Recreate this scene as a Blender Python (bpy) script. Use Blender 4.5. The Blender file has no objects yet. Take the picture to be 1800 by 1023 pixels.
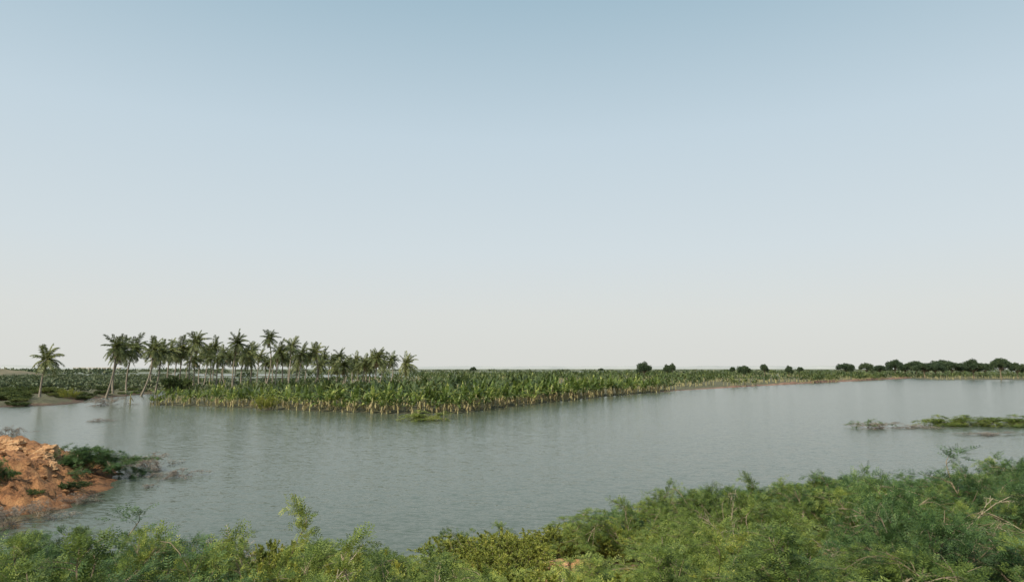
import bpy, math, random
import numpy as np
from mathutils import Vector, noise as mnoise
rng=np.random.default_rng(7); random.seed(7)
S=bpy.context.scene; C=S.collection
S.view_settings.view_transform='Standard'
try: S.view_settings.look='None'
except Exception: pass
# ---------------------------------------------------------------- camera
F=1173.0; H=5.5; P=math.atan(136/F)
cd=bpy.data.cameras.new('camera'); cam=bpy.data.objects.new('camera',cd); C.objects.link(cam)
cd.sensor_width=36; cd.lens=36*F/1800; cd.clip_end=30000; cd.clip_start=.1
cam.location=(0,0,H); cam.rotation_euler=(math.pi/2+P,0,0); S.camera=cam
def ray(px,py):
    x=(px-900)/F; v=(511.5-py)/F
    return x, math.cos(P)-math.sin(P)*v, math.sin(P)+math.cos(P)*v
def at(px,py,z=0.0):
    x,y,w=ray(px,py); t=(z-H)/w; return (x*t,y*t)
def atY(px,py,Y):
    x,y,w=ray(px,py); t=Y/y; return (x*t,Y,H+w*t)
def polyw(L): return np.array([at(a,b) for a,b in L])
# ---------------------------------------------------------------- materials
def nt(name):
    m=bpy.data.materials.new(name); m.use_nodes=True; n=m.node_tree; n.nodes.clear()
    return m,n,n.nodes,n.links
def ramp(N,stops):
    r=N.new('ShaderNodeValToRGB'); e=r.color_ramp.elements
    while len(e)<len(stops): e.new(0.5)
    for i,(p,c) in enumerate(stops): e[i].position=p; e[i].color=(*c,1)
    return r
def leaf_mat(name,c1,c2,c3=None,trans=.3,nscale=1.2,rough=.55,orand=.35):
    m,n,N,L=nt(name)
    g=N.new('ShaderNodeNewGeometry'); tc=N.new('ShaderNodeTexCoord'); no=N.new('ShaderNodeTexNoise'); no.inputs['Scale'].default_value=nscale; no.inputs['Detail'].default_value=3
    L.new(tc.outputs['Object'],no.inputs['Vector'])
    oi=N.new('ShaderNodeObjectInfo')
    a=N.new('ShaderNodeMath'); a.operation='MULTIPLY_ADD'; a.inputs[1].default_value=.5; L.new(g.outputs['Random Per Island'],a.inputs[0])
    b=N.new('ShaderNodeMath'); b.operation='MULTIPLY_ADD'; b.inputs[1].default_value=1.1; b.inputs[2].default_value=-.42; L.new(no.outputs['Fac'],b.inputs[0]); L.new(b.outputs[0],a.inputs[2])
    c=N.new('ShaderNodeMath'); c.operation='MULTIPLY_ADD'; c.inputs[1].default_value=orand; L.new(oi.outputs['Random'],c.inputs[0]); L.new(a.outputs[0],c.inputs[2])
    st=[(0.1,c1),(.7,c2)]
    if c3: st.append((1.0,c3))
    r=ramp(N,st); L.new(c.outputs[0],r.inputs[0])
    p=N.new('ShaderNodeBsdfPrincipled'); p.inputs['Roughness'].default_value=rough; p.inputs['Specular IOR Level'].default_value=.3
    L.new(r.outputs[0],p.inputs['Base Color'])
    t=N.new('ShaderNodeBsdfTranslucent'); hs=N.new('ShaderNodeHueSaturation'); hs.inputs['Hue'].default_value=.48; hs.inputs['Value'].default_value=1.5
    L.new(r.outputs[0],hs.inputs['Color']); L.new(hs.outputs[0],t.inputs[0])
    mx=N.new('ShaderNodeMixShader'); mx.inputs[0].default_value=trans; L.new(p.outputs[0],mx.inputs[1]); L.new(t.outputs[0],mx.inputs[2])
    o=N.new('ShaderNodeOutputMaterial'); L.new(mx.outputs[0],o.inputs[0]); return m
def solid_mat(name,c1,c2,scale=4,rough=.85,bump=.3,bscale=20,obj=True,dist=.03):
    m,n,N,L=nt(name)
    tc=N.new('ShaderNodeTexCoord'); no=N.new('ShaderNodeTexNoise'); no.inputs['Scale'].default_value=scale; no.inputs['Detail'].default_value=6; no.inputs['Roughness'].default_value=.65
    src=tc.outputs['Object'] 
    L.new(src,no.inputs['Vector']); r=ramp(N,[(.32,c1),(.68,c2)]); L.new(no.outputs['Fac'],r.inputs[0])
    p=N.new('ShaderNodeBsdfPrincipled'); p.inputs['Roughness'].default_value=rough; L.new(r.outputs[0],p.inputs['Base Color'])
    n2=N.new('ShaderNodeTexNoise'); n2.inputs['Scale'].default_value=bscale; n2.inputs['Detail'].default_value=5; L.new(src,n2.inputs['Vector'])
    bp=N.new('ShaderNodeBump'); bp.inputs['Strength'].default_value=bump; bp.inputs['Distance'].default_value=dist; L.new(n2.outputs['Fac'],bp.inputs['Height']); L.new(bp.outputs[0],p.inputs['Normal'])
    o=N.new('ShaderNodeOutputMaterial'); L.new(p.outputs[0],o.inputs[0]); return m
M={}
M['ban']=leaf_mat('banana_leaf',(.03,.055,.014),(.135,.19,.036),(.46,.46,.13),trans=.3,nscale=.8,rough=.45,orand=.4)
M['banfar']=leaf_mat('banana_leaf_far',(.023,.042,.015),(.082,.115,.032),(.27,.28,.085),trans=.22,nscale=.12,rough=.5,orand=.2)
M['banstem']=solid_mat('banana_stem',(.2,.18,.07),(.5,.45,.23),scale=3)
M['bandead']=leaf_mat('banana_dead_leaf',(.14,.105,.05),(.38,.3,.15),trans=.15)
M['palm']=leaf_mat('palm_frond',(.042,.06,.023),(.15,.172,.06),(.32,.32,.13),trans=.28,nscale=.6,rough=.5)
M['palmdry']=leaf_mat('palm_dry_frond',(.09,.07,.035),(.27,.21,.11),trans=.1)
M['palmtrunk']=solid_mat('palm_trunk',(.15,.12,.09),(.33,.28,.22),scale=5)
M['pros']=leaf_mat('thorn_leaf',(.024,.054,.022),(.09,.16,.048),(.22,.29,.08),trans=.3,nscale=1.3)
M['prosb']=leaf_mat('thorn_leaf_bright',(.042,.08,.02),(.19,.25,.052),(.42,.43,.1),trans=.3,nscale=1.3)
M['yel']=leaf_mat('yellow_leaf',(.06,.09,.02),(.28,.31,.056),(.54,.5,.12),trans=.3,nscale=1.6)
M['oliv']=leaf_mat('olive_leaf',(.03,.052,.018),(.105,.145,.042),(.22,.24,.075),trans=.2,nscale=1.0,orand=.5)
M['deadleaf']=leaf_mat('dead_brush_leaf',(.12,.095,.075),(.26,.21,.165),(.4,.34,.27),trans=.1,nscale=1.5)
M['tree']=leaf_mat('tree_leaf',(.022,.04,.022),(.06,.09,.04),(.11,.14,.06),trans=.15,nscale=.35)
M['scrub']=leaf_mat('scrub_leaf',(.038,.056,.03),(.09,.115,.055),(.17,.17,.09),trans=.1,nscale=.02)  # greyed green, distance haze put into the leaf colour
M['bark']=solid_mat('twig_bark',(.13,.095,.062),(.3,.23,.15),scale=8)
M['drydark']=solid_mat('wet_dead_twig',(.11,.09,.07),(.26,.21,.17),scale=6)
M['dry']=solid_mat('dry_twig',(.24,.18,.125),(.46,.37,.27),scale=6)
M['rock']=solid_mat('orange_rock',(.38,.18,.07),(.64,.4,.21),scale=1.6,bump=.8,bscale=7,dist=.12)
M['redrock']=solid_mat('red_rock',(.27,.12,.05),(.54,.29,.13),scale=1.6,bump=.8,bscale=7,dist=.1)
M['bund']=solid_mat('bund_soil',(.16,.085,.055),(.29,.17,.11),scale=.4,bump=.5,bscale=2,dist=.2)
M['rise']=solid_mat('rise_soil',(.07,.075,.045),(.19,.15,.09),scale=.15,bump=.5,bscale=1,dist=.3)
M['hill']=solid_mat('hill_haze_tint',(.33,.34,.34),(.42,.42,.41),scale=.004,bump=0)  # pale grey stands in for distance haze, painted into the hills
M['conc']=solid_mat('pale_concrete',(.42,.38,.34),(.55,.5,.45),scale=.1,bump=0)
M['weed']=leaf_mat('weed_leaf',(.05,.08,.02),(.15,.19,.05),(.3,.26,.12),trans=.25,nscale=.8)
# ---------------------------------------------------------------- mesh helpers
def mesh_from(name,V,Q,mats,mi=None,smooth=False):
    V=np.asarray(V,dtype=np.float32).reshape(-1,3); Q=np.asarray(Q,dtype=np.int32).reshape(-1,4)
    me=bpy.data.meshes.new(name)
    me.vertices.add(len(V)); me.vertices.foreach_set('co',V.ravel())
    me.loops.add(Q.size); me.loops.foreach_set('vertex_index',Q.ravel())
    me.polygons.add(len(Q)); me.polygons.foreach_set('loop_start',np.arange(0,Q.size,4,dtype=np.int32))
    for m in (mats if isinstance(mats,(list,tuple)) else [mats]): me.materials.append(m)
    if mi is not None: me.polygons.foreach_set('material_index',np.asarray(mi,dtype=np.int32))
    me.polygons.foreach_set('use_smooth',np.full(len(Q),smooth))
    me.update(calc_edges=True); return me
class MB:
    def __init__(s): s.V=[]; s.Q=[]; s.n=0
    def add(s,V,Q):
        V=np.asarray(V,float).reshape(-1,3); Q=np.asarray(Q,int).reshape(-1,4)
        s.V.append(V); s.Q.append(Q+s.n); s.n+=len(V)
    def tube(s,pts,rad,n=5):
        pts=np.asarray(pts,float); k=len(pts); rad=np.broadcast_to(rad,(k,))
        T=np.gradient(pts,axis=0); T/= np.linalg.norm(T,axis=1,keepdims=True)+1e-9
        up=np.where(np.abs(T[:,2:3])>.9,np.array([[1.,0,0]]),np.array([[0,0,1.]]))
        if np.abs(T[:,2]).max()>.9 and np.abs(T[:,2]).min()<=.9: up=np.tile([[.3,.95,.1]],(k,1))
        A=np.cross(T,up); A/=np.linalg.norm(A,axis=1,keepdims=True)+1e-9; B=np.cross(T,A)
        a=np.arange(n)*2*math.pi/n
        V=pts[:,None]+rad[:,None,None]*(A[:,None]*np.cos(a)[None,:,None]+B[:,None]*np.sin(a)[None,:,None])
        i=np.arange(k-1)[:,None]; j=np.arange(n)[None,:]; j2=(j+1)%n
        Q=np.stack([i*n+j,i*n+j2,(i+1)*n+j2,(i+1)*n+j],-1)
        s.add(V,Q)
    def diamonds(s,Pp,A,B,mid=.45):
        V=np.stack([Pp,Pp+A*mid+B,Pp+A,Pp+A*mid-B],1); n=len(Pp)
        s.add(V,np.arange(n*4).reshape(n,4))
    def box(s,x0,x1,y0,y1,z0,z1):
        V=[(x,y,z) for z in (z0,z1) for x,y in ((x0,y0),(x1,y0),(x1,y1),(x0,y1))]
        s.add(V,[(0,3,2,1),(4,5,6,7),(0,1,5,4),(1,2,6,5),(2,3,7,6),(3,0,4,7)])
    def arr(s): return np.concatenate(s.V),np.concatenate(s.Q)
    def mesh(s,name,mat,smooth=False,warp=None):
        V,Q=s.arr()
        if warp: V=warp(V)
        return mesh_from(name,V,Q,mat,smooth=smooth)
def link(name,me,parent=None,loc=(0,0,0)):
    o=bpy.data.objects.new(name,me); C.objects.link(o); o.location=loc
    if parent: o.parent=parent
    return o
def tag(o,label,cat,group=None,kind=None):
    if label: o['label']=label
    if cat: o['category']=cat
    if group: o['group']=group
    if kind: o['kind']=kind
    return o
def spawn(name,parts,loc,rz,sc,label,cat,group=None):
    e=bpy.data.objects.new(name,None); C.objects.link(e); e.location=loc; e.rotation_euler=(0,0,rz); e.empty_display_size=.2
    e.scale=sc if isinstance(sc,(tuple,list)) else (sc,sc,sc)
    for pn,me in parts: link(pn,me,e)
    return tag(e,label,cat,group)
def unit(v): return v/(np.linalg.norm(v,axis=-1,keepdims=True)+1e-9)
# ---------------------------------------------------------------- value noise
TAB=rng.random((256,256))
def vn(x,y):
    xi=np.floor(x).astype(int); yi=np.floor(y).astype(int); fx=x-xi; fy=y-yi
    fx=fx*fx*(3-2*fx); fy=fy*fy*(3-2*fy); a=xi&255; b=yi&255; a1=(a+1)&255; b1=(b+1)&255
    return (TAB[a,b]*(1-fx)+TAB[a1,b]*fx)*(1-fy)+(TAB[a,b1]*(1-fx)+TAB[a1,b1]*fx)*fy
def fbm(x,y,o=4):
    r=0;a=.5
    for k in range(o): r=r+a*vn(x*2**k+17.3*k,y*2**k+5.1*k); a*=.5
    return r/(1-.5**o)
def sdf(X,Y,poly):   # positive inside
    X=np.asarray(X,float);Y=np.asarray(Y,float)
    d=np.full(X.shape,1e9); ins=np.zeros(X.shape,bool); n=len(poly)
    for i in range(n):
        x0,y0=poly[i]; x1,y1=poly[(i+1)%n]; dx,dy=x1-x0,y1-y0
        t=np.clip(((X-x0)*dx+(Y-y0)*dy)/(dx*dx+dy*dy+1e-9),0,1)
        d=np.minimum(d,np.hypot(X-x0-t*dx,Y-y0-t*dy))
        c=((y0>Y)!=(y1>Y)); xx=x0+(Y-y0)*dx/(dy if abs(dy)>1e-9 else 1e-9)
        ins^= c&(X<xx)
    return np.where(ins,d,-d)
def sstep(x,a,b):
    t=np.clip((x-a)/(b-a),0,1); return t*t*(3-2*t)
# ---------------------------------------------------------------- regions
LEFT=polyw([(-400,719),(0,716),(60,714),(110,713),(155,708),(160,702),(240,694),(300,686),(350,674),(350,662),(-400,660)])
FRONT=[(262,712),(350,714),(430,717),(560,723),(700,727),(800,727),(900,714),(1050,698),(1180,687),(1300,680),(1450,672),(1600,664.5)]
PLANT=polyw(FRONT+[(1640,667.5),(1950,667.5),(1950,657),(1600,656),(1300,656.5),(1100,659),(900,662),(740,663),(715,664.5),(650,669),(500,673),(345,675),(315,684),(275,698)])
BANK=polyw([(-500,778),(0,780),(100,797),(175,812),(200,832),(194,850),(155,870),(105,890),(40,902),(-30,912),(-500,935)])
def shoreY(x): return np.interp(x,[-60,-15,-8,-4,0,4,8,14,26,60],[18,17.2,16.6,18,20.5,23,26,28.5,31,36])
def terrain(X,Y,col=False):
    X=np.asarray(X,float);Y=np.asarray(Y,float)
    z=np.full(X.shape,-.7)
    s=shoreY(X)-Y+ (fbm(X*.5,Y*.5)-.5)*1.6
    near=np.where(s>0,.13*s,.2*s)+np.clip((9-Y)*.28,0,3)+ (fbm(X*.8+9,Y*.8)-.5)*.35*sstep(s,-1,2)
    near=np.minimum(near,3.9)
    dB=sdf(X,Y,BANK)+(fbm(X*.6,Y*.6)-.5)*1.8+.3
    bank=np.clip(.38*dB,-.7,1.4)+((fbm(X*.9,Y*.9+40)-.5)*.6+(fbm(X*3.5,Y*2.5+40)-.5)*.65)*sstep(dB,0,1.0)
    dL=sdf(X,Y,LEFT)+(fbm(X*.12,Y*.12)-.5)*7
    left=np.clip(.12*dL,-.7,.55)+(fbm(X*.2,Y*.2)-.5)*.6*sstep(dL,0,4)
    dP=sdf(X,Y,PLANT)+(fbm(X*.3,Y*.3)-.5)*1.5
    pl=np.clip(.12*dP,-.7,.22)
    U=X/np.maximum(Y,1); Ym=np.interp(U,[-1,-.55,-.15,-.1,.6,1],[250,250,260,430,480,480])
    fl=np.where(Y>Ym,-.7+1.3*sstep(fbm(X/150+3,Y/70,3),.42,.54),-.7)
    fl=np.where(Y>2600,.5,fl)
    z=np.maximum.reduce([z,near,bank,left,pl,fl])
    if not col: return z
    w=[near,bank,left,pl,fl]; cc=[(.36,.19,.09),(.42,.185,.072),(.11,.1,.05),(.12,.11,.055),(.13,.14,.085)]
    k=np.argmax(np.stack(w),0); c=np.array(cc)[k]
    c=np.where(((k==2)&(left<.2))[...,None],np.array([.16,.095,.06]),c)
    return z,c
def tz(x,y): return float(terrain(np.array([x]),np.array([y]))[0])
# ground: one sheet
ang=np.radians(np.concatenate([np.linspace(-180,-46,40)[:-1],np.linspace(-46,46,560),np.linspace(46,180,40)[1:]]))
rad=np.concatenate([[.01,.5],np.exp(np.linspace(math.log(1.),math.log(12000),820))])
A_,R_=np.meshgrid(ang,rad); X=R_*np.sin(A_); Y=R_*np.cos(A_)
Z,col=terrain(X.ravel(),Y.ravel(),True)
V=np.stack([X.ravel(),Y.ravel(),Z],1); na=len(ang)
i=np.arange(len(rad)-1)[:,None]; j=np.arange(na-1)[None,:]
Q=np.stack([i*na+j,(i+1)*na+j,(i+1)*na+j+1,i*na+j+1],-1).reshape(-1,4)[:,::-1]
m,n,N,L=nt('ground_soil')
at_=N.new('ShaderNodeAttribute'); at_.attribute_name='soil'; g=N.new('ShaderNodeNewGeometry')
n1=N.new('ShaderNodeTexNoise'); n1.inputs['Scale'].default_value=1.8; n1.inputs['Detail'].default_value=10; n1.inputs['Roughness'].default_value=.8; L.new(g.outputs['Position'],n1.inputs['Vector'])
r=ramp(N,[(.38,(.38,.36,.33)),(.5,(1,1,1)),(.64,(1.5,1.7,1.8))]); L.new(n1.outputs['Fac'],r.inputs[0])
mx=N.new('ShaderNodeMix'); mx.data_type='RGBA'; mx.blend_type='MULTIPLY'; mx.inputs[0].default_value=1; L.new(at_.outputs['Color'],mx.inputs[6]); L.new(r.outputs[0],mx.inputs[7])
sx=N.new('ShaderNodeSeparateXYZ'); L.new(g.outputs['Position'],sx.inputs[0])
mr=N.new('ShaderNodeMapRange'); mr.inputs[1].default_value=0; mr.inputs[2].default_value=.25; mr.inputs[3].default_value=.5; mr.inputs[4].default_value=1; L.new(sx.outputs[2],mr.inputs[0])
m2=N.new('ShaderNodeMix'); m2.data_type='RGBA'; m2.blend_type='MULTIPLY'; m2.inputs[0].default_value=1; L.new(mx.outputs[2],m2.inputs[6]); L.new(mr.outputs[0],m2.inputs[7])
p=N.new('ShaderNodeBsdfPrincipled'); p.inputs['Roughness'].default_value=.9; L.new(m2.outputs[2],p.inputs['Base Color'])
n3=N.new('ShaderNodeTexNoise'); n3.inputs['Scale'].default_value=7; n3.inputs['Detail'].default_value=8; n3.inputs['Roughness'].default_value=.7; L.new(g.outputs['Position'],n3.inputs['Vector'])
bp=N.new('ShaderNodeBump'); bp.inputs['Strength'].default_value=1; bp.inputs['Distance'].default_value=.25; L.new(n3.outputs['Fac'],bp.inputs['Height']); L.new(bp.outputs[0],p.inputs['Normal'])
o=N.new('ShaderNodeOutputMaterial'); L.new(p.outputs[0],o.inputs[0])
me=mesh_from('ground',V,Q,m,smooth=True)
ca=me.color_attributes.new('soil','FLOAT_COLOR','POINT'); ca.data.foreach_set('color',np.concatenate([col,np.ones((len(col),1))],1).astype(np.float32).ravel())
tag(link('ground',me),'reddish brown earth of the banks and the low fields',None,kind='structure')
# water: ripple slopes taken straight from noise vectors
m,n,N,L=nt('flood_water')
g=N.new('ShaderNodeNewGeometry')
def nz(sc,rot,scale,det,dis=0):
    q=N.new('ShaderNodeMapping'); q.inputs['Scale'].default_value=sc; q.inputs['Rotation'].default_value=(0,0,rot); L.new(g.outputs['Position'],q.inputs[0])
    t=N.new('ShaderNodeTexNoise'); t.inputs['Scale'].default_value=scale; t.inputs['Detail'].default_value=det; t.inputs['Distortion'].default_value=dis; L.new(q.outputs[0],t.inputs['Vector']); return t
def vmath(op,a,b):
    v=N.new('ShaderNodeVectorMath'); v.operation=op
    for i_,x_ in enumerate((a,b)):
        if x_ is None: continue
        if isinstance(x_,tuple): v.inputs[i_].default_value=x_
        else: L.new(x_,v.inputs[i_])
    return v.outputs[0]
a=nz((.45,1.5,1),.35,3.4,2,.3); b=nz((.6,1.7,1),-.2,10,2,.2); c=nz((.3,.6,1),.3,.06,3)
va=vmath('MULTIPLY',vmath('SUBTRACT',a.outputs['Color'],(.5,.5,.5)),(.14,.26,0.))
vb=vmath('MULTIPLY',vmath('SUBTRACT',b.outputs['Color'],(.5,.5,.5)),(.22,.36,0.))
mrg=N.new('ShaderNodeMapRange'); mrg.inputs[1].default_value=.35; mrg.inputs[2].default_value=.65; mrg.inputs[3].default_value=.92; mrg.inputs[4].default_value=1.1; L.new(c.outputs['Fac'],mrg.inputs[0])
vs=vmath('ADD',va,vb); sc_=N.new('ShaderNodeVectorMath'); sc_.operation='SCALE'; L.new(vs,sc_.inputs[0]); L.new(mrg.outputs[0],sc_.inputs['Scale'])
nn_=vmath('NORMALIZE',vmath('ADD',sc_.outputs[0],(0.,0.,1.)),None)
p=N.new('ShaderNodeBsdfPrincipled'); p.inputs['Roughness'].default_value=.17; p.inputs['IOR'].default_value=1.27; p.inputs['Specular Tint'].default_value=(1,.99,.88,1)
r=ramp(N,[(.3,(.066,.084,.058)),(.7,(.071,.089,.061))]); L.new(c.outputs['Fac'],r.inputs[0]); L.new(r.outputs[0],p.inputs['Base Color']); L.new(nn_,p.inputs['Normal'])
o=N.new('ShaderNodeOutputMaterial'); L.new(p.outputs[0],o.inputs[0])
me=mesh_from('water',[(-12000,-3000,0),(12000,-3000,0),(12000,12000,0),(-12000,12000,0)],[(0,1,2,3)],m)
tag(link('water',me),'wide rippled grey green flood water',None,kind='structure')
# bund
fw=polyw(FRONT); edge=[]
for k in range(len(fw)-1):
    a0,a1=fw[k],fw[k+1]; nn=max(2,int(np.hypot(*(a1-a0))/1.0))
    for t in np.linspace(0,1,nn,endpoint=False): edge.append(a0+(a1-a0)*t)
edge=np.array(edge); T=unit(np.gradient(edge,axis=0)); NRM=np.stack([-T[:,1],T[:,0]],1)
sel=[k for k in range(len(edge)) if edge[k][0]>25]
b=MB(); rows=[]
for q,k in enumerate(sel):
    e=edge[k]; nr=NRM[k]; w=.7+.5*(vn(np.array([k*.13]),np.array([2.]))[0]-.5); h=min(.6,-.05+q*.005)*(.5+1.0*vn(np.array([k*.21]),np.array([7.]))[0])
    off=(vn(np.array([k*.05]),np.array([11.]))[0]-.5)*1.0+.6
    for (d,z) in ((-2.0*w,-.3),(-1.2*w,.03),(-.7*w,h),(0,h*1.05),(1.0,h*.7),(2.6,.02)): rows.append((*(e+nr*(d+off)),z))
K=len(sel); i=np.arange(K-1)[:,None]; j=np.arange(5)[None,:]
b.add(rows,np.stack([i*6+j,i*6+j+1,(i+1)*6+j+1,(i+1)*6+j],-1))
tag(link('dirt_bund',b.mesh('dirt_bund',M['bund'],True)),'low red brown earth bund along the plantation edge',None,kind='structure')
# distant hills
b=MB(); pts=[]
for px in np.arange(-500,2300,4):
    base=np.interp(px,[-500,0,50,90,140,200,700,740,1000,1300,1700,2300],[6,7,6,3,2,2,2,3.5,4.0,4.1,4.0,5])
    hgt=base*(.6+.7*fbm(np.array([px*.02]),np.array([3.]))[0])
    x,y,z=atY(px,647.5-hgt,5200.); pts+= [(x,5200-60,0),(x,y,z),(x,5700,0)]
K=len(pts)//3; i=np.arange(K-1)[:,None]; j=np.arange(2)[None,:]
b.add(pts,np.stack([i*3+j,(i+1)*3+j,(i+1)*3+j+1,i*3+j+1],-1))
tag(link('distant_hills',b.mesh('distant_hills',M['hill'],True)),'low hills along the horizon, haze painted into their pale colour',None,kind='structure')
# brown stony rise at far left
b=MB(); pts=[]; xs_=np.arange(-300,122,6)
for px in xs_:
    tp_=float(sstep(np.array([118-px]),0,110)[0]); z=tp_*(3.6+2.6*fbm(np.array([px*.07]),np.array([8.]))[0])
    x,y,_=atY(px,650,420.); pts+=[(x,396,-.3),(x,410,z*.6),(x,420,z),(x,460,-.3)]
K=len(xs_); i=np.arange(K-1)[:,None]; j=np.arange(3)[None,:]
b.add(pts,np.stack([i*4+j,(i+1)*4+j,(i+1)*4+j+1,i*4+j+1],-1))
tag(link('stony_rise',b.mesh('stony_rise',M['rise'],True)),'low brown stony rise at the far left',None,kind='structure')
# ---------------------------------------------------------------- plants
def bpath(p,d,length,n,grav,wig,r):
    pts=[p]; d=d/np.linalg.norm(d); st=length/n
    for k in range(n):
        d=d+np.array([0,0,-grav/n])+r.normal(0,wig,3); d/=np.linalg.norm(d); p=p+d*st; pts.append(p)
    return np.array(pts)
def dome(R,Hh,seed,keep=.3):
    def w(V):
        V=V.copy(); rr=np.hypot(V[:,0],V[:,1])/(R*1.25); Lm=Hh*(np.sqrt(np.clip(1-rr**2,0.03,1))*.75+.25)*(.6+.7*fbm(V[:,0]*1.6+seed*7,V[:,1]*1.6+seed*3,2))
        V[:,2]=np.where(V[:,2]>0,Lm*np.tanh(V[:,2]/Lm)*(1-keep)+V[:,2]*keep,V[:,2]); return V
    return w
def sprays(mb,L0,D,S_,ln,n=4,ll=.05,hw=.0085):
    for k in range(n):
        t=(k+.8)/n
        for sg in (-1,1):
            base=L0+D*(ln*t)[:,None]; l=ll*(1.15-.5*abs(t-.45))
            Ad=(S_*sg*.85+D*.5)*l; mb.diamonds(base,Ad,D*hw)
def thornbush(seed,R=1.5,Hh=1.25,nm=24,ns=9,ntw=5,leaf='pros',dens=.82,up=0.,keep=.28,bark='bark'):
    r=np.random.default_rng(seed); br=MB(); lf=MB(); LP=[];LD=[]
    for i in range(nm):
        az=r.uniform(0,2*math.pi); el=math.radians(r.uniform(15+up,75)); ln=(R*math.cos(el)+Hh*math.sin(el)*1.2)*r.uniform(.7,1.35)
        d=np.array([math.cos(az)*math.cos(el),math.sin(az)*math.cos(el),math.sin(el)+.25])
        p0=np.array([*r.normal(0,R*.14,2),-.1]); m_=bpath(p0,d,ln,9,.9,.09,r); br.tube(m_,np.linspace(.016,.005,10),4)
        for k in range(ns):
            t=r.uniform(.25,1); q=t*9; a=int(min(q,8)); p=m_[a]+(m_[a+1]-m_[a])*(q-a); md=m_[a+1]-m_[a]; md=md/np.linalg.norm(md)
            dd=md*1.1+unit(r.normal(0,1,3))*.6+np.array([0,0,.15]); l2=r.uniform(.3,.9)*R*.42
            s_=bpath(p,dd,l2,5,.7,.1,r); br.tube(s_,np.linspace(.007,.003,6),3)
            segs=[s_]
            for w in range(ntw):
                q=r.uniform(.3,1)*5; a=int(min(q,4)); p=s_[a]+(s_[a+1]-s_[a])*(q-a); sd=unit(s_[a+1]-s_[a])
                segs.append(bpath(p,sd+unit(r.normal(0,1,3))*.6,r.uniform(.12,.42),4,.8,.1,r))
            for sg in segs:
                nl=int((9 if sg is s_ else 7)*dens); nn=len(sg)-1
                for _ in range(nl):
                    q=r.uniform(.1,1)*nn; a=int(min(q,nn-1)); LP.append(sg[a]+(sg[a+1]-sg[a])*(q-a)); LD.append(unit(sg[a+1]-sg[a]))
    LP=np.array(LP);LD=np.array(LD)
    wp=dome(R,Hh*1.15,seed,keep); LP=wp(LP)
    D=unit(LD*.7+unit(r.normal(0,1,LP.shape))*np.array([.75,.75,.4])+np.array([0,0,.0])); S_=unit(np.cross(D,unit(r.normal(0,.3,LP.shape)+np.array([0,0,1.]))))
    sprays(lf,LP,D,S_,r.uniform(.09,.16,len(LP)))
    return [('branches',br.mesh('branches',M[bark],warp=wp)),('foliage',lf.mesh('foliage',M[leaf]))]
def leafshrub(seed,R=1.3,Hh=1.1,n=60,sub=6,nl=56,leaf='yel',ll=.062,hw=.011,keep=.3):
    r=np.random.default_rng(seed); br=MB(); lf=MB(); LP=[];LD=[]
    for i in range(n):
        az=r.uniform(0,2*math.pi); rr=R*math.sqrt(r.random())*.75; lean=rr/R
        p0=np.array([math.cos(az)*rr*.7,math.sin(az)*rr*.7,-.1]); hh=Hh*(1.2-.55*lean**2)*r.uniform(.5,1.25)
        m_=bpath(p0,np.array([math.cos(az)*lean*.9,math.sin(az)*lean*.9,1.]),hh,6,.15,.08,r); br.tube(m_,np.linspace(.01,.003,7),3)
        for k in range(sub):
            q=r.uniform(.35,1)*6; a=int(min(q,5)); p=m_[a]+(m_[a+1]-m_[a])*(q-a); s_=bpath(p,unit(m_[a+1]-m_[a])+unit(r.normal(0,1,3))*.7+np.array([0,0,.3]),r.uniform(.15,.42),3,.1,.1,r)
            br.tube(s_,np.linspace(.004,.002,4),3)
            q=r.random(nl)**.8*3; a=np.minimum(q.astype(int),2); P_=s_[a]+(s_[a+1]-s_[a])*(q-a)[:,None]; LP.append(P_); LD.append(unit(s_[a+1]-s_[a]))
    LP=np.concatenate(LP);LD=np.concatenate(LD); wp=dome(R,Hh*1.25,seed,keep); LP=wp(LP)
    D=unit(LD*.6+unit(r.normal(0,1,LP.shape))*np.array([1,1,.7])+np.array([0,0,.15])); S_=unit(np.cross(D,unit(r.normal(0,.7,LP.shape)+np.array([0,0,.6]))))
    lf.diamonds(LP,D*(ll*r.uniform(.6,1.2,len(LP)))[:,None],S_*hw)
    return [('branches',br.mesh('branches',M['bark'],warp=wp)),('foliage',lf.mesh('foliage',M[leaf]))]
def drytwigs(seed,R=1.3,Hh=.9,n=20,sub=9,lowel=5,rad=.0095,mat='dry',tl=1.):
    r=np.random.default_rng(seed); br=MB()
    for i in range(n):
        az=r.uniform(0,2*math.pi); el=math.radians(r.uniform(lowel,60)); ln=(R*math.cos(el)+Hh*math.sin(el))*r.uniform(.6,1.1)*tl
        m_=bpath(np.array([*r.normal(0,R*.1,2),-.05]),np.array([math.cos(az)*math.cos(el),math.sin(az)*math.cos(el),math.sin(el)]),ln,8,.7,.12,r); br.tube(m_,np.linspace(rad,rad*.4,9),4)
        for k in range(sub):
            q=r.uniform(.2,1)*8; a=int(min(q,7)); s_=bpath(m_[a],unit(m_[a+1]-m_[a])*1.2+unit(r.normal(0,1,3))*.7,r.uniform(.2,.6)*R*.5,4,.3,.14,r); br.tube(s_,np.linspace(rad*.5,rad*.25,5),3)
            for w in range(4):
                t_=bpath(s_[r.integers(1,4)],unit(r.normal(0,1,3))+np.array([0,0,.3]),r.uniform(.08,.25),3,.1,.1,r); br.tube(t_,np.linspace(rad*.35,rad*.2,4),3)
    return [('branches',br.mesh('branches',M[mat]))]
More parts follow.
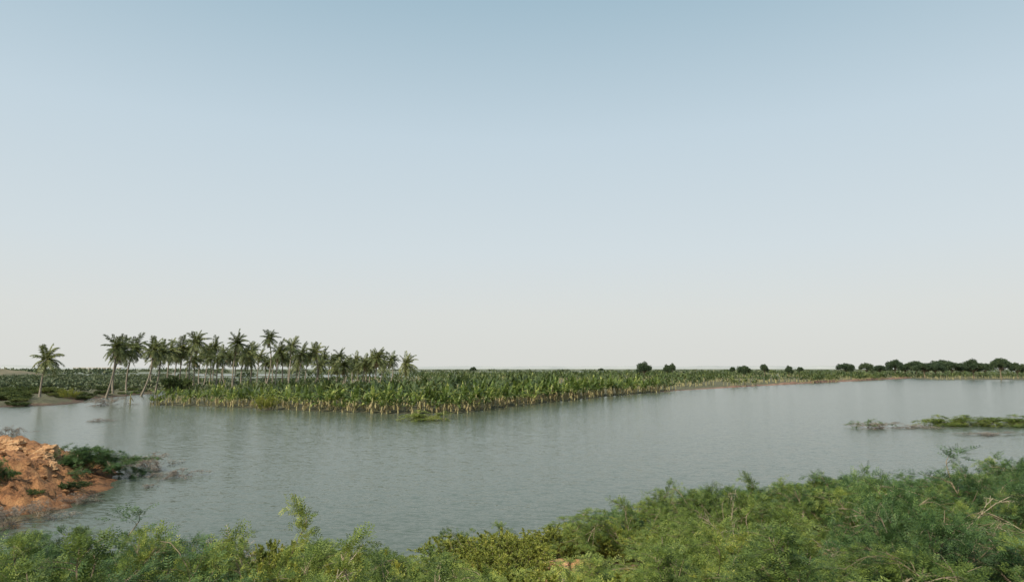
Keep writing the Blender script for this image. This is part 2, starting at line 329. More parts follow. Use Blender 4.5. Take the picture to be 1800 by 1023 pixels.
def banana(seed,low=False,segs=7):
    r=np.random.default_rng(seed); st=MB(); lf=MB(); dd=MB(); nseg=4 if low else segs
    lean=r.normal(0,.07,2)
    def leaf(mb,p,az,el,ln,w,grav,r):
        d=np.array([math.cos(az)*math.cos(el),math.sin(az)*math.cos(el),math.sin(el)])
        pts=bpath(p,d,ln,nseg+1,grav,.03,r)
        for k in range(1,nseg+1):
            a,b_=pts[k],pts[k+1]; T_=unit(b_-a); S_=unit(np.cross(T_,[0,0,1.])+1e-5); t0=(k-1)/nseg; t1=k/nseg
            w0=w*(math.sin(math.pi*(.1+.9*t0))**.6)*r.uniform(.7,1.1); w1=w*(math.sin(math.pi*min(1,.1+.9*t1))**.6+.02)*r.uniform(.5,1.0)
            fold=r.uniform(.05,.6); U_=unit(np.cross(S_,T_))
            for sg in (-1,1):
                drop=-U_*fold*r.uniform(.3,1.5)
                mb.add([a+T_*.02,a+T_*.02+(S_*sg+drop)*w0,b_-T_*.02+(S_*sg+drop)*w1,b_],[(0,1,2,3)])
    hs=r.uniform(1.1,1.8); top=np.array([lean[0]*hs,lean[1]*hs,hs])
    tp=np.array([[0,0,-.15],[lean[0]*.3,lean[1]*.3,.4],[lean[0]*.8,lean[1]*.8,.8],top,top+[0,0,.25]])
    st.tube(tp,np.array([.12,.11,.095,.075,.04]),4 if low else 7)
    n=6 if low else r.integers(7,10)
    for i in range(n):
        leaf(lf,top+[0,0,.05-(.35*i/n)],i*2.4+r.uniform(-.4,.4),math.radians(r.uniform(50,88)-16*i/n),r.uniform(1.4,2.5),r.uniform(.17,.28)*(1.3 if low else 1),r.uniform(.4,2.1),r)
    for i in range(1 if low else 6):
        leaf(dd,top*r.uniform(.6,1),r.uniform(0,6.28),math.radians(r.uniform(-50,20)),r.uniform(.7,1.1),.1,2.6,r)
    return st,lf,dd
BAN=[]
for s in range(14):
    a,b_,c_=banana(100+s); BAN.append([('stem',a.mesh('banana_stem',M['banstem'],True)),('leaves',b_.mesh('banana_leaves',M['ban'])),('dead_leaves',c_.mesh('banana_dead_leaves',M['bandead']))])
def bscale(px): return float(np.interp(px,[250,330,430,600,800,900,1050,1200,1600],[.66,.72,.82,.9,.96,1.1,1.06,1.0,.95]))
pos=[]
cum=np.concatenate([[0],np.cumsum(np.hypot(*np.diff(edge,axis=0).T))])
for row,(off,stp) in enumerate(((.3,1.2),(1.8,1.4),(3.3,1.5))):
    s_=row*.4
    while s_<cum[-1]:
        x=np.interp(s_,cum,edge[:,0]);y=np.interp(s_,cum,edge[:,1]);k=min(len(edge)-1,int(np.searchsorted(cum,s_)))
        x+=NRM[k][0]*off+rng.normal(0,.35); y+=NRM[k][1]*off+rng.normal(0,.6); pos.append((x,y,row)); s_+=stp*rng.uniform(.4,1.6)
pos.sort(key=lambda q:math.hypot(q[0],q[1])+q[2]*8)
ind=pos[:294]; rest=[q for q in pos[294:]]
for (x,y,row) in ind:
    px=900+F*x/y; s_=bscale(px)*rng.uniform(.6,1.2)
    if px<560: lab,gr='short yellow stemmed banana plant at the left stretch of the plantation front','banana plants of the left front stretch'
    elif px<860: lab,gr='banana plant with pale stem and torn leaves at the near corner of the plantation','banana plants of the near corner'
    else: lab,gr='banana plant with arching leaves along the plantation edge running away to the right','banana plants along the receding edge'
    spawn('banana_plant',BAN[rng.integers(14)],(x,y,max(0,tz(x,y))-.02),rng.uniform(0,6.28),s_,lab,'banana plant',gr)
for (px,py,sc,lab) in ((229,711,.85,'lone banana plant standing in the water left of the plantation'),(276,712,.9,'banana plant with a bright leaf at the left end of the plantation')):
    x,y=at(px,py); spawn('banana_plant',BAN[2],(x,y,max(0,tz(x,y))),1.,sc,lab,'banana plant')
# far banana stuff
LOW=[]
for s in range(8):
    a,b_,c_=banana(200+s,True); va_,qa=a.arr(); vb_,qb=b_.arr(); vc,qc=c_.arr(); LOW.append((np.concatenate([va_,vb_,vc]),np.concatenate([qa,qb+len(va_),qc+len(va_)+len(vb_)]),np.concatenate([np.zeros(len(qa),int),np.ones(len(qb),int),np.full(len(qc),2)])))
VV=[];QQ=[];MI=[];n0=0
cand=[(x,y) for x,y,_ in rest]
r_=84.
while r_<760:
    th=-.66
    while th<.72:
        t2=th+rng.uniform(-.005,.005); rr=r_*(1+rng.uniform(-.009,.009)); cand.append((rr*math.sin(t2)/math.cos(0),rr*math.cos(t2))); th+=1.75/max(r_,130)
    r_*=1.0+max(.012,.021 if r_>140 else 1.9/r_)
cand=np.array(cand); dd=sdf(cand[:,0],cand[:,1],PLANT); k0=len(rest)
ok=(dd>np.where(np.hypot(cand[:,0],cand[:,1])<175,4.4,1.2)); ok[:k0]=True
zz=np.maximum(terrain(cand[:,0],cand[:,1]),0); gap=fbm(cand[:,0]/18,cand[:,1]/25,2); ok&=(gap>np.where(cand[:,1]>190,.47,.38))|(cand[:,1]<140)
for (x,y),g_,z_ in zip(cand[ok],gap[ok],zz[ok]):
    px=900+F*x/y; s_=bscale(px)*rng.uniform(.6,1.14)*(.5+.8*g_)
    if px<720 and y>118: s_*=.85
    v,q,mi=LOW[rng.integers(8)]; a=rng.uniform(0,6.28); c_,s2=math.cos(a)*s_,math.sin(a)*s_
    w=np.stack([v[:,0]*c_-v[:,1]*s2+x,v[:,0]*s2+v[:,1]*c_+y,v[:,2]*s_+z_-.02],1); VV.append(w);QQ.append(q+n0);MI.append(mi);n0+=len(v)
print('far bananas',len(VV))
me=mesh_from('banana_plantation',np.concatenate(VV),np.concatenate(QQ),[M['banstem'],M['banfar'],M['bandead']],np.concatenate(MI))
tag(link('banana_plantation',me),'dense rows of banana plants filling the plantation behind its front rows','banana plantation',kind='stuff')
# palms
def palmcrown(seed):
    r=np.random.default_rng(seed); g=MB(); d_=MB()
    def frond(mb,az,el,ln,grav,w):
        d=np.array([math.cos(az)*math.cos(el)+.18,math.sin(az)*math.cos(el),math.sin(el)])
        pts=bpath(np.zeros(3),d,ln,10,grav,.02,r); mb.tube(pts,np.linspace(.045,.012,11),3)
        n=32; t=np.linspace(.1,1,n); q=t*10; a=np.minimum(q.astype(int),9); P_=pts[a]+(pts[a+1]-pts[a])*(q-a)[:,None]; T_=unit(pts[a+1]-pts[a])
        S_=unit(np.cross(T_,np.array([0,0,1.]))+1e-6)
        for sg in (-1,1):
            l=ln*.28*np.sin(np.pi*(.16+.74*t))**.7*r.uniform(.8,1.1,n)
            D=unit(S_*sg*.8+T_*.6+np.array([.15,0,-.5])+r.normal(0,.15,(n,3))); mb.diamonds(P_,D*l[:,None],T_*w,.35)
    n=29
    for i in range(n):
        el=math.radians(86-116*(i/n)**.95+r.uniform(-10,10)); frond(g,i*2.4+r.uniform(-.3,.3),el,r.uniform(2.6,3.7),r.uniform(.9,1.9),.068)
    for i in range(8): frond(d_,r.uniform(0,6.28),math.radians(r.uniform(-65,-20)),r.uniform(1.6,2.4),1.6,.055)
    return g.mesh('palm_crown',M['palm']),d_.mesh('palm_dry',M['palmdry'])
CR=[palmcrown(300+s) for s in range(8)]
def palm(px,py,bx,by,label,group=None,cs=1.):
    x0,y0=at(bx,by); x1,y1,z1=atY(px,py,y0+rng.uniform(-1,1)); z0=tz(x0,y0); z0=min(max(z0,-.3),.8)
    e=bpy.data.objects.new('coconut_palm',None); C.objects.link(e); e.location=(x0,y0,z0); tag(e,label,'palm tree',group)
    t=np.linspace(0,1,11); dx,dy,h=x1-x0,y1-y0,z1-z0; bow=rng.normal(0,.5)
    pts=np.stack([dx*t**1.3+bow*np.sin(t*math.pi),dy*t,h*t-.3*(1-t)],1); b=MB(); b.tube(pts,.17+.14*np.exp(-t*9)-.04*t,7)
    link('trunk',b.mesh('palm_trunk',M['palmtrunk'],True),e)
    c=CR[rng.integers(8)]; s=cs*rng.uniform(.85,1.12); rz=rng.uniform(-.7,.7)
    for nm_,me_ in (('crown',c[0]),('dry_fronds',c[1])):
        o=link(nm_,me_,e,(dx,dy,h-.1)); o.scale=(s,s,s*rng.uniform(.95,1.2)); o.rotation_euler=(rng.normal(0,.14),rng.normal(0,.14),rz)
palm(82,632,69,704,'lone coconut palm on the muddy bank at far left, apart from the grove',cs=.9)
PL=[(204,611,186,699,'coconut palm with bent trunk in water, first at the left end of the grove'),
(214,618,198,696,'coconut palm just behind the first one at the left end of the grove'),
(236,614,222,694,'coconut palm third from the left end of the grove, trunk rising from water'),
(268,614,246,696,'strongly leaning coconut palm fourth from the left end of the grove'),
(284,620,272,692,'coconut palm fifth from the left end of the grove'),
(299,618,292,690,'coconut palm sixth from the left end of the grove'),
(320,613,314,689,'slender coconut palm seventh from the left end of the grove'),
(345,602,336,689,'tall coconut palm rising above its neighbours left of the grove centre'),
(418,604,409,690,'tall coconut palm with full crown at the middle of the grove'),
(473,595,465,686,'tallest coconut palm of the grove with small crown on a bare trunk'),
(512,608,506,686,'tall coconut palm with full crown just right of the tallest one'),
(553,621,548,686,'coconut palm with dark crown standing between the tall palms and the low right group')]
for a in PL: palm(*a[:5],cs=.86 if a[0]==473 else .98)
palm(715,641,711,684,'short coconut palm at the right end of the grove, apart from the rest',cs=1.05)
for (px,py,bx) in ((331,617,326),(364,615,358),(377,611,372),(391,621,384),(403,625,400),(431,621,424),(444,618,441),(456,627,452),(491,620,484),(498,628,497),(529,622,520),(541,630,536),(355,625,350),(312,625,304),(368,630,364),(384,632,380),(412,630,408),(436,632,432),(468,637,468),(482,635,480),(508,633,506),(340,633,338),(274,630,266),(523,636,520)):
    palm(px,py,bx,rng.uniform(676,690),'slim coconut palm packed among others in the crowded left half of the grove','palms of the crowded left half',cs=.92)
for (px,py,bx) in ((568,629,560),(584,634,580),(596,627,592),(612,634,606),(626,632,620),(640,639,634),(655,632,650),(664,629,657),(674,639,668),(687,633,681),(603,643,600),(562,642,560),(590,645,588),(630,646,626),(650,645,648),(620,641,618)):
    palm(px,py,bx,rng.uniform(676,687),'low coconut palm packed among others in the shorter right half of the grove','palms of the shorter right half',cs=.94)
# broad trees
def tree(seed,W=5.,Hh=8.):
    r=np.random.default_rng(seed); tr=MB(); lf=MB()
    tr.tube(bpath(np.array([0,0,-.3]),np.array([.05,0,1.]),Hh*.5,5,0,.05,r),np.linspace(.3,.16,6),6)
    cen=[]
    for i in range(13):
        az=i*2.4; rr=W*.72*math.sqrt((i+.5)/13); zc=Hh*(.74-.35*(rr/W)**1.5+r.uniform(-.1,.1)); c=np.array([math.cos(az)*rr,math.sin(az)*rr,zc]); cen.append((c,r.uniform(.22,.36)*W))
        tr.tube(np.array([[0,0,Hh*.33],c*.55+[0,0,Hh*.12],c]),[.13,.08,.03],4)
    for c,q in cen:
        n=420; v=unit(r.normal(0,1,(n,3)))*q*(r.uniform(.55,1.08,(n,1)))*np.array([1,1,.72]); Pp=c+v
        D=unit(r.normal(0,1,(n,3))+unit(v)*.5); B=unit(np.cross(D,r.normal(0,1,(n,3)))); lf.diamonds(Pp,D*r.uniform(.3,.65,(n,1)),B*.14)
    return [('trunk',tr.mesh('tree_trunk',M['bark'])),('crown',lf.mesh('tree_crown',M['tree']))]
TR=[tree(400+s) for s in range(4)]
def btree(px,top,wpx,Y,label,group=None):
    x,y,z=atY(px,top,Y); w=wpx/2/F*Y; zg=max(0,tz(x,y)); h=z-zg
    spawn('broad_tree',TR[rng.integers(4)],(x,y,zg),rng.uniform(0,6.28),(w/4.9,w/4.9,h/7.9),label,'tree',group)
for a in ((1132,634,29,330,'largest dark round tree standing alone above the middle of the plantation'),
(1172,639,16,420,'small dark tree just right of the large round tree, left one of a pair'),(1181,637,15,430,'small dark tree, right one of the pair beside the large round tree'),
(1307,640,27,330,'low wide dark tree above the plantation right of centre'),(1287,643,11,480,'tiny tree left of the low wide dark tree'),
(1343,637,15,400,'narrow upright dark tree between the low wide tree and the next round one'),(1386,641,15,390,'round dark tree second to the right of the low wide tree'),
(1406,643,12,480,'tiny distant tree right of the round dark tree'),(1486,636,34,450,'wide flat dark tree at the left end of the right tree line'),(1522,635,26,440,'dark tree second from the left end of the right tree line'),
(1545,639,24,460,'smaller dark tree third from the left end of the right tree line'),(1757,624,34,330,'tallest dark tree near the right edge of the view'),(1710,629,38,350,'broad dark tree left of the tallest one at right'),
(1787,634,30,360,'dark tree at the right edge of the view'),(832,644,14,800,'small distant tree far beyond the right end of the palm grove'),(1056,646,11,800,'tiny distant tree left of the large round tree')): btree(*a)
for px in (1572,1590,1608,1624,1642,1655,1672,1688,1730,1820,1850):
    btree(px,float(rng.uniform(627,636)) if px<1700 else 636,rng.uniform(28,42),rng.uniform(380,460),'dark green tree merged in the continuous tree line on the right horizon','trees of the right tree line')
# scrub stuff
sb=MB()
def mounds(n,pxr,Yr,hr,wr,force=False):
    for _ in range(n):
        Y_=math.exp(rng.uniform(math.log(Yr[0]),math.log(Yr[1]))); px=rng.uniform(*pxr); x=(px-900)/F*Y_; z=tz(x,Y_)
        if z<0.02 and not force: continue
        z=max(z,-.05)
        k=60; w=rng.uniform(*wr); h=rng.uniform(*hr); v=unit(rng.normal(0,1,(k,3))); v[:,2]=abs(v[:,2]); Pp=np.array([x,Y_,z])+v*np.array([w,w,h])*rng.uniform(.6,1.05,(k,1))
        D=unit(rng.normal(0,1,(k,3))); B=unit(np.cross(D,rng.normal(0,1,(k,3)))); sb.diamonds(Pp,D*w*.3,B*w*.1)
mounds(900,(-150,345),(150,520),(1.0,2.0),(1.5,3)); mounds(900,(330,1950),(430,2200),(1.5,3.2),(3,9)); mounds(160,(1450,1950),(380,560),(1.5,3.5),(2,5)); mounds(200,(-150,400),(500,1500),(3,5),(6,12))
mounds(110,(290,520),(195,300),(1.0,2.2),(1.5,3.2),True); mounds(40,(520,730),(220,300),(1.0,2.2),(1.5,3.2),True)
tag(link('distant_scrub',sb.mesh('distant_scrub',M['scrub'])),'green scrub, haze painted into its colour, spread over the far fields to the horizon','scrub',kind='stuff')
# prototypes of near bushes
TB=[thornbush(500+s) for s in range(3)]; TBB=[thornbush(520+s,leaf='prosb') for s in range(3)]
TS=[thornbush(530,nm=12,ns=7,ntw=4,dens=.75,up=5,keep=.35),thornbush(531,nm=12,ns=7,ntw=4,dens=.75,keep=.35)]
COMP=thornbush(533,R=1.1,nm=34,ns=8,dens=.9,keep=.02)
YS=[leafshrub(540),leafshrub(541),leafshrub(542)]
OS=[leafshrub(550,leaf='oliv',ll=.11,hw=.022,nl=34),leafshrub(551,leaf='oliv',ll=.11,hw=.022,nl=34)]
DT=[drytwigs(560),drytwigs(561),drytwigs(562,n=12)]
DA=[drytwigs(566,n=9,sub=12,rad=.011,tl=1.3),drytwigs(567,n=8,sub=12,rad=.011,tl=1.3)]
BR=[thornbush(570,leaf='deadleaf',dens=.5,nm=18,bark='drydark'),thornbush(571,leaf='deadleaf',dens=.5,nm=18,bark='drydark')]
DB=[thornbush(580,leaf='deadleaf',dens=.3,nm=16,bark='dry',keep=.3)]
# left field shrubs
nb=0
for k in range(560):
    px=rng.uniform(-60,330); py=rng.uniform(660,716)**1.0; x,y=at(px,py)
    d_=sdf(np.array([x]),np.array([y]),LEFT)[0]
    if d_<(.8 if px<150 else .5) or fbm(np.array([x/9]),np.array([y/9]),2)[0]<.3: continue
    if 52<px<90 and py>698: continue
    if rng.random()<.3: continue
    s_=rng.uniform(.4,1.3)*(.55 if d_<8 else 1); spawn('scrub_bush',OS[rng.integers(2)],(x,y,max(0,tz(x,y))),rng.uniform(0,6.28),(s_*1.6,s_*1.6,s_*.95),'low olive green bush in the scrubby field behind the left mud bank','bush','bushes of the scrubby left field'); nb+=1
print('left bushes',nb)
def put(name,proto,px,py,wpx,hpx,label,cat='shrub',group=None,zb=None,dpt=1.,R0=1.6,H0=1.3):
    x,y=at(px,py,0 if zb is None else zb); d=y; w=wpx/2/F*d; h=hpx/F*d
    z=max(0,tz(x,y)) if zb is None else zb
    return spawn(name,proto,(x,y,z-.03),rng.uniform(0,6.28) if dpt==1 else rng.normal(0,.1),(w/R0,w/R0*dpt,h/H0),label,cat,group)
put('green_shrub',YS[0],120,704,40,22,'small bright green shrub on the mud bank right of the lone palm')
put('green_shrub',OS[1],20,708,50,16,'low green shrub on the mud bank at the left edge of the view')
put('green_shrub',OS[0],312,692,60,34,'rounded olive shrub among the palm trunks left of the plantation')
put('green_shrub',YS[1],467,721,50,32,'bright yellow green shrub in the water at the plantation edge')
put('floating_shrub',TBB[0],748,738,72,14,'low grey green shrub in open water below the near corner of the plantation')
put('dry_bush',BR[0],190,712,54,13,'dry twiggy clump on the tip of the left mud bank','dry bush')
put('dry_bush',BR[1],172,740,38,5,'low drift of dead twigs in the water left of the plantation','dry bush')
put('dry_bush',BR[1],14,764,50,14,'grey dry bush in the water above the rocky bank','dry bush')
# left rocky bank
put('thorn_bush',COMP,148,829,132,48,'dark green thorn bush on the water side of the orange rocky bank','bush',zb=.35,R0=1.4)
put('thorn_bush',COMP,-12,850,60,42,'dark thorn bush at the left edge of the rocky bank','bush',zb=.9)
put('dry_bush',BR[0],262,822,86,22,'brown dead bush in the water beside the rocky bank','dry bush')
put('dry_bush',BR[1],315,836,70,12,'outermost low dead bush in the water off the rocky bank','dry bush')
put('dry_bush',BR[1],228,815,54,12,'low dead brush between the dark thorn bush and the brown dead bush','dry bush')
put('dry_bush',BR[0],264,856,22,7,'tiny dead twig tuft in the water below the brown dead bush','dry bush')
for (px,py,w,h,l) in ((20,922,90,34,'grey dry bush at the foot of the rocky bank, at the left edge'),(75,907,70,24,'sparse dry bush at the foot of the rocky bank, second from the left'),(135,884,56,16,'small dry bush at the foot of the rocky bank, nearest its tip')):
    put('dry_bush',(DB+BR)[rng.integers(3)],px,py,w,h,l,'dry bush')
put('green_shrub',OS[0],130,858,60,15,'low green shrub on the red soil below the dark thorn bush',zb=.35)
put('green_shrub',OS[1],60,868,46,10,'tiny green shrub on the red soil slope, left of the low green one',zb=.5)
# right emergent plants
for i_,(px,w,l) in enumerate(((1662,80,'leftmost'),(1706,96,'second'),(1756,96,'third'),(1804,96,'rightmost'))):
    put('floating_shrub',TBB[i_%3],px,748,w,14,l+' of the four low green shrubs in a row in the water at right',group='low green shrubs in the water at right',dpt=.5,H0=1.2,R0=1.45)
put('dry_bush',TS[0],1525,751,52,15,'half sunken thorny branch with few leaves, left end of the right clump','dry bush')
put('dry_bush',BR[0],1550,752,90,10,'dead dark branches in the water just right of the half sunken thorny branch','dry bush',dpt=.5)
put('dry_bush',BR[1],1605,752,80,6,'low dead branches in the water just left of the green shrubs','dry bush',dpt=.4)
put('dry_bush',BR[0],1745,764,110,5,'dead twigs in the water in front of the green shrubs at right','dry bush',dpt=.4)
# rocks
def rock(seed,mat):
    import bmesh
    bm=bmesh.new(); bmesh.ops.create_icosphere(bm,subdivisions=4,radius=1); r=random.Random(seed); of=Vector((seed*3.1,0,0))
    pl=[(Vector((r.gauss(0,1),r.gauss(0,1),r.gauss(0,1))).normalized(),r.uniform(.5,.85)) for _ in range(12)]
    for v in bm.verts:
        c=v.co.copy()
        for nn,d in pl:
            e=c.dot(nn)-d
            if e>0: c-=nn*e*.9
        c+=v.co*(mnoise.fractal(v.co*2.2+of,1,2,4)*.26); c.z+= .05*math.sin(c.z*22+seed); v.co=c
    me=bpy.data.meshes.new('rock'); bm.to_mesh(me); bm.free(); me.materials.append(M[mat]); return me
RK=[rock(s,'rock') for s in range(5)]; RR=[rock(s+20,'redrock') for s in range(3)]
def prock(px,py,zc,wpx,hpx,label,me,group=None,flat=1.):
    x,y=at(px,py,zc); w=wpx/2/F*y; h=hpx/2/F*y
    o=link('boulder',me,None,(x,y,zc)); o.scale=(w/.85,w/.85*flat,h/.8); o.rotation_euler=(rng.normal(0,.2),rng.normal(0,.2),rng.uniform(-.5,.5)); tag(o,label,'rock',group)
for i in range(30):
    t=i/30; px=rng.uniform(-35,88); py=777+rng.uniform(0,34)+max(0,px)*.12; z=1.6-(py-777)*.012; w=rng.uniform(14,38)
    prock(px,py,z,w,w*rng.uniform(.3,.5),'tan orange slab in the rock heap on top of the left bank',RK[i%5],'slabs of the rock heap on the left bank',.8)
for i in range(80):
    px=rng.uniform(-10,190); py=rng.uniform(812,892); x,y=at(px,py,.6)
    if sdf(np.array([x]),np.array([y]),BANK)[0]<.3: continue
    w=rng.uniform(3,12); z=tz(x,y); o=link('boulder',RR[i%3],None,(x,y,z)); s_=w/2/F*y; o.scale=(s_*1.2,s_,s_*.8); o.rotation_euler=(0,0,rng.uniform(0,6)); tag(o,'small red stone on the soil slope of the left bank','rock','small red stones on the left bank')
# ---------------------------------------------------------------- foreground thicket
def sil(px): return float(np.interp(px,[-150,0,60,130,240,330,370,420,500,600,700,760,850,930,1000,1060,1120,1170,1280,1400,1500,1560,1640,1750,1900],[980,968,954,944,950,968,978,944,930,938,946,940,922,918,912,906,888,868,858,852,850,850,832,820,813]))
def gpy(z,y): return 511.5+F*math.tan(math.atan((H-z)/y)+P)
OPEN=((990,34,996,10),(740,24,1004,10),(1112,24,1006,6),(1335,22,912,10),(1650,26,888,16),(1772,36,964,14),(1440,26,972,10))
bn=0
rows=np.arange(7.,33.,1.15)
for Y_ in rows:
    x=-Y_*.86
    while x<Y_*.86:
        xx=x+rng.uniform(-.5,.5); yy=Y_+rng.uniform(-.55,.55); x+=1.4+.2*rng.random()
        if yy>shoreY(xx)-.3: continue
        g_=tz(xx,yy); px=900+F*xx/yy
        T_=sil(px)+rng.uniform(0,11); ta=math.atan((T_-511.5)/F)-P; zt=H-math.tan(ta)*yy
        clump=fbm(np.array([xx*.4]),np.array([yy*.4]),2)[0]; w=rng.uniform(.7,1.1); hwp=w*1.0*F/yy
        h=min(zt-g_,.75+1.2*clump+rng.uniform(-.3,.4))
        gp=gpy(g_,yy); skip=False
        for a,b,c,d in OPEN:
            if abs(px-a)<b+hwp*.65 and gp>c-d:
                if gp<c+d*1.5: skip=True
                ta=math.atan((c+d-511.5)/F)-P; h=min(h,(H-math.tan(ta)*yy-g_))
        if skip or h<.25: continue
        tp=gpy(g_+h,yy)
        if tp>1090: continue
        r0=rng.random(); tone=fbm(np.array([xx*.3+50]),np.array([yy*.3]),2)[0]
        if px<400: pr,nm,lab,gr=(TS[rng.integers(2)] if r0<.45 else TB[rng.integers(3)] if r0<.65 else TBB[rng.integers(3)]),'thorn_bush','feathery grey green thorn bush in the lower left corner thicket','thorn bushes of the lower left corner'
        elif px<720: 
            if r0<.5: pr,nm,lab,gr=YS[rng.integers(3)],'leafy_shrub','yellow green leafy shrub in the near thicket left of centre','yellow green shrubs left of centre'
            elif r0<.82: pr,nm,lab,gr=TBB[rng.integers(3)],'thorn_bush','light green feathery thorn bush in the near thicket left of centre','light thorn bushes left of centre'
            elif r0<.88: pr,nm,lab,gr=DB[0],'dry_bush','nearly leafless pinkish brown bush in the near thicket left of centre','half dead bushes left of centre'
            else: pr,nm,lab,gr=DT[rng.integers(3)],'dry_bush','bare twiggy bush in the near thicket left of centre','dry bushes left of centre'
        elif px<1060:
            if r0<.6: pr,nm,lab,gr=YS[rng.integers(3)],'leafy_shrub','yellow green leafy shrub in the near thicket at bottom centre','yellow green shrubs at bottom centre'
            elif r0<.9: pr,nm,lab,gr=TBB[rng.integers(3)],'thorn_bush','light green feathery thorn bush in the near thicket at bottom centre','light thorn bushes at bottom centre'
            else: pr,nm,lab,gr=DT[rng.integers(3)],'dry_bush','leafless brown bush in the near thicket at bottom centre','dry bushes at bottom centre'
        elif px<1480:
            yl= tp>900 and tone>.42
            if yl and r0<.65: pr,nm,lab,gr=YS[rng.integers(3)],'leafy_shrub','yellow green leafy shrub low in the right hand thicket','yellow green shrubs in the right thicket'
            elif r0<(.6 if tone<.52 else .3): pr,nm,lab,gr=TB[rng.integers(3)],'thorn_bush','dense dark green thorn bush in the thicket right of centre','dark thorn bushes right of centre'
            elif r0<.91: pr,nm,lab,gr=TBB[rng.integers(3)],'thorn_bush','lighter green thorn bush mixed into the thicket right of centre','lighter thorn bushes right of centre'
            else: pr,nm,lab,gr=(DT+DA)[rng.integers(5)],'dry_bush','leafless brown bush in the thicket right of centre','dry bushes right of centre'
        else:
            if r0<(.55 if tone<.52 else .3): pr,nm,lab,gr=TB[rng.integers(3)],'thorn_bush','dark green thorn bush in the thicket at the lower right','dark thorn bushes at the lower right'
            elif r0<.76: pr,nm,lab,gr=TBB[rng.integers(3)],'thorn_bush','bright green thorn bush in the thicket at the lower right','bright thorn bushes at the lower right'
            elif r0<.88: pr,nm,lab,gr=TS[rng.integers(2)],'thorn_bush','open branched thorn bush in the thicket at the lower right','open thorn bushes at the lower right'
            else: pr,nm,lab,gr=(DT+DA)[rng.integers(5)],'dry_bush','leafless dry bush in the thicket at the lower right','dry bushes at the lower right'
        spawn(nm,pr,(xx,yy,g_-.05),rng.uniform(0,6.28),(w,w,h/1.25),lab,'bush',gr); bn+=1
print('foreground bushes',bn)
# hero bushes
def hero(name,pr,px,top,Y_,w,label,cat='bush',mn=.6):
    x,y,z=atY(px,top,Y_); g_=max(0,tz(x,y)); h=max(mn,z-g_); spawn(name,pr,(x,y,g_-.05),rng.uniform(0,6.28),(w,w,h/1.5),label,cat)
hero('thorn_bush',TS[1],1745,806,17.0,1.9,'wide sparse thorn bush spreading against the water at the right edge')
hero('thorn_bush',TB[1],1500,838,19,1.2,'dark thorn bush whose crest juts over the water, left of the wide sparse one')
hero('thorn_bush',TS[1],150,915,15,1.9,'feathery thorn bush with long branches reaching over the water at lower left')
hero('dry_bush',DT[0],600,945,14,1.1,'dry bush with long bare twigs against the water left of centre')
hero('leafy_shrub',YS[0],855,905,18,.9,'yellow green shrub with a raised crest against the water at bottom centre')
hero('leafy_shrub',YS[1],500,926,14.5,1.0,'yellow green shrub with a raised crest against the water left of centre')
def arch(px,top,Y_,w,label):
    x,y,z=atY(px,top,Y_); g_=max(0,tz(x,y)); h=max(.5,z-g_); spawn('dry_bush',DA[rng.integers(2)],(x,y,g_-.02),rng.uniform(0,6.28),(w,w,h/1.),label,'dry bush')
arch(1590,895,12,1.2,'dead bush with long arching grey branches in the lower right thicket, nearest the top')
arch(1640,940,10,1.0,'dead bush with bare branches low in the lower right thicket')
arch(1300,900,14,.9,'bare branched dead bush among the dark thorn bushes right of centre')
arch(1740,895,13,1.0,'bare branched dead bush near the right edge of the thicket')
arch(470,962,13.5,.9,'bare branched dead bush among the yellow shrubs left of centre')
# orange rocks in the thicket
for (px,py,w,h,l) in ((975,992,54,10,'largest orange stone showing between the shrubs at bottom centre'),(1016,989,32,8,'smaller orange stone right of the largest one at bottom centre'),(1110,1006,30,6,'flat orange stone low between the shrubs right of the bottom centre stones'),(1650,888,36,12,'orange rock showing in the right thicket'),(1772,964,54,12,'flat orange rock at the right edge thicket'),(1335,910,30,8,'small orange rock in the thicket right of centre'),(1440,972,34,8,'small orange rock low in the thicket, right of centre near the bottom')):
    ex=.3 if px<1200 else .5
    x,y,w_=ray(px,py); ys=np.arange(6,30,.1); zr=H+w_/y*ys; zg=terrain(x/y*ys,ys); hit=np.where(zr<zg+ex)[0]; Y_=ys[hit[0]] if len(hit) else 20.
    Z_=H+w_/y*Y_; ww=w/2/F*Y_; o=link('boulder',RK[rng.integers(5)],None,(x/y*Y_,Y_,Z_-ex/2)); o.scale=(ww/.8,ww/.8,h/2/F*Y_/.7+ex/2); o.rotation_euler=(0,0,rng.uniform(0,6)); tag(o,l,'rock')
# weeds on slope
wb=MB(); k=26000; x=rng.uniform(-18,28,k); y=rng.uniform(6,31,k); okk=(y<shoreY(x)-.6)&(fbm(x*.7,y*.7)>.42); x=x[okk];y=y[okk]; z=terrain(x,y)
for q in range(4):
    Pp=np.stack([x,y,z],1)+rng.normal(0,.05,(len(x),3))*[1,1,0]; D=unit(rng.normal(0,.5,(len(x),3))+[0,0,.8]); B=unit(np.cross(D,rng.normal(0,1,(len(x),3)))); wb.diamonds(Pp,D*rng.uniform(.08,.2,(len(x),1)),B*.011)
tag(link('ground_weeds',wb.mesh('ground_weeds',M['weed'])),'thin green and straw weeds on the near earth slope','weeds',kind='stuff')
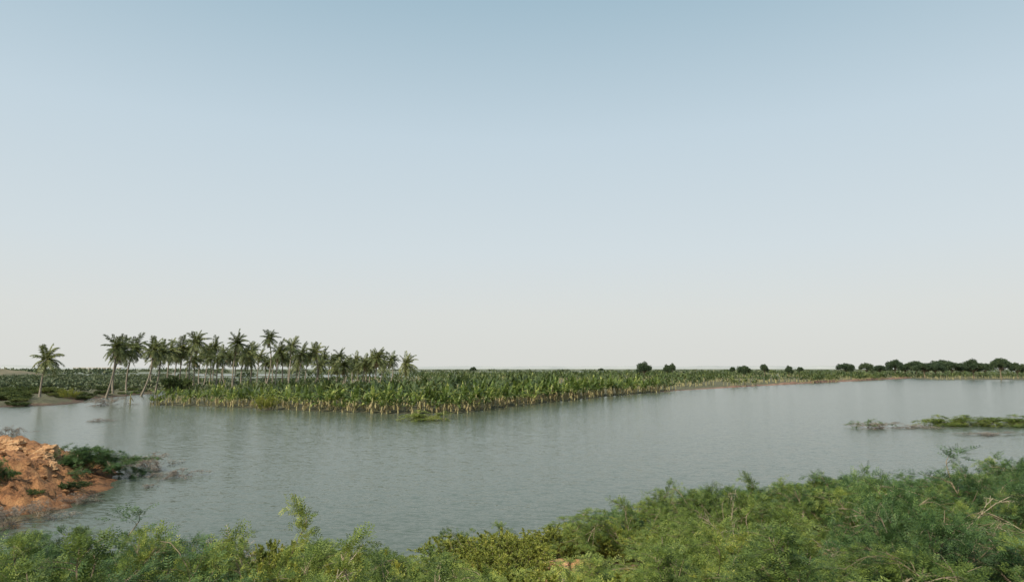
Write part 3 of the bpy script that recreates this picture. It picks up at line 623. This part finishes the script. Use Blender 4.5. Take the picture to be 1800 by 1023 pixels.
# bridge
x0,y0,z0=atY(128,646,1500.); x1,_,_=atY(212,646,1500.)
e=bpy.data.objects.new('bridge',None); C.objects.link(e); e.location=(x0,1500,0); tag(e,'long low pale bridge on many piers far away behind the palms at left','bridge')
Lb=x1-x0; b=MB(); b.box(0,Lb,0,8,z0-1.2,z0+.6); link('deck',b.mesh('deck',M['conc']),e)
for k in range(10):
    b=MB(); b.box(k*Lb/9.5,k*Lb/9.5+2.2,.5,7.5,-.5,z0-1.2); link('pier',b.mesh('pier',M['conc']),e)
# ---------------------------------------------------------------- light
SD=Vector((-.58,-.66,.82)).normalized()
sun=bpy.data.lights.new('sun','SUN'); sun.energy=5.0; sun.angle=math.radians(.6); sun.color=(1,.93,.76)
so=bpy.data.objects.new('sun',sun); C.objects.link(so); so.rotation_euler=(-SD).to_track_quat('-Z','Y').to_euler(); so.location=(0,0,50)
W=bpy.data.worlds.new('World'); S.world=W; W.use_nodes=True; n=W.node_tree; n.nodes.clear(); N=n.nodes; L=n.links
sk=N.new('ShaderNodeTexSky'); sk.sky_type='NISHITA'; sk.sun_disc=False; sk.sun_elevation=math.asin(SD.z); sk.sun_rotation=math.atan2(SD.x,SD.y); sk.dust_density=4; sk.air_density=1.
b1=N.new('ShaderNodeBackground'); b1.inputs[1].default_value=.1; L.new(sk.outputs[0],b1.inputs[0])
tc=N.new('ShaderNodeTexCoord'); sp=N.new('ShaderNodeSeparateXYZ'); L.new(tc.outputs['Generated'],sp.inputs[0])
def lin(c): return tuple(((v/255+.055)/1.055)**2.4 for v in c)
r=ramp(N,[(0,lin((224,225,220))),(.08,lin((223,226,223))),(.17,lin((215,225,229))),(.33,lin((200,217,227))),(.5,lin((167,194,209))),(1,lin((102,145,176)))])
L.new(sp.outputs[2],r.inputs[0]); b2=N.new('ShaderNodeBackground'); L.new(r.outputs[0],b2.inputs[0])
mx=N.new('ShaderNodeMixShader'); mx.inputs[0].default_value=.92; L.new(b1.outputs[0],mx.inputs[1]); L.new(b2.outputs[0],mx.inputs[2])
o=N.new('ShaderNodeOutputWorld'); L.new(mx.outputs[0],o.inputs[0])
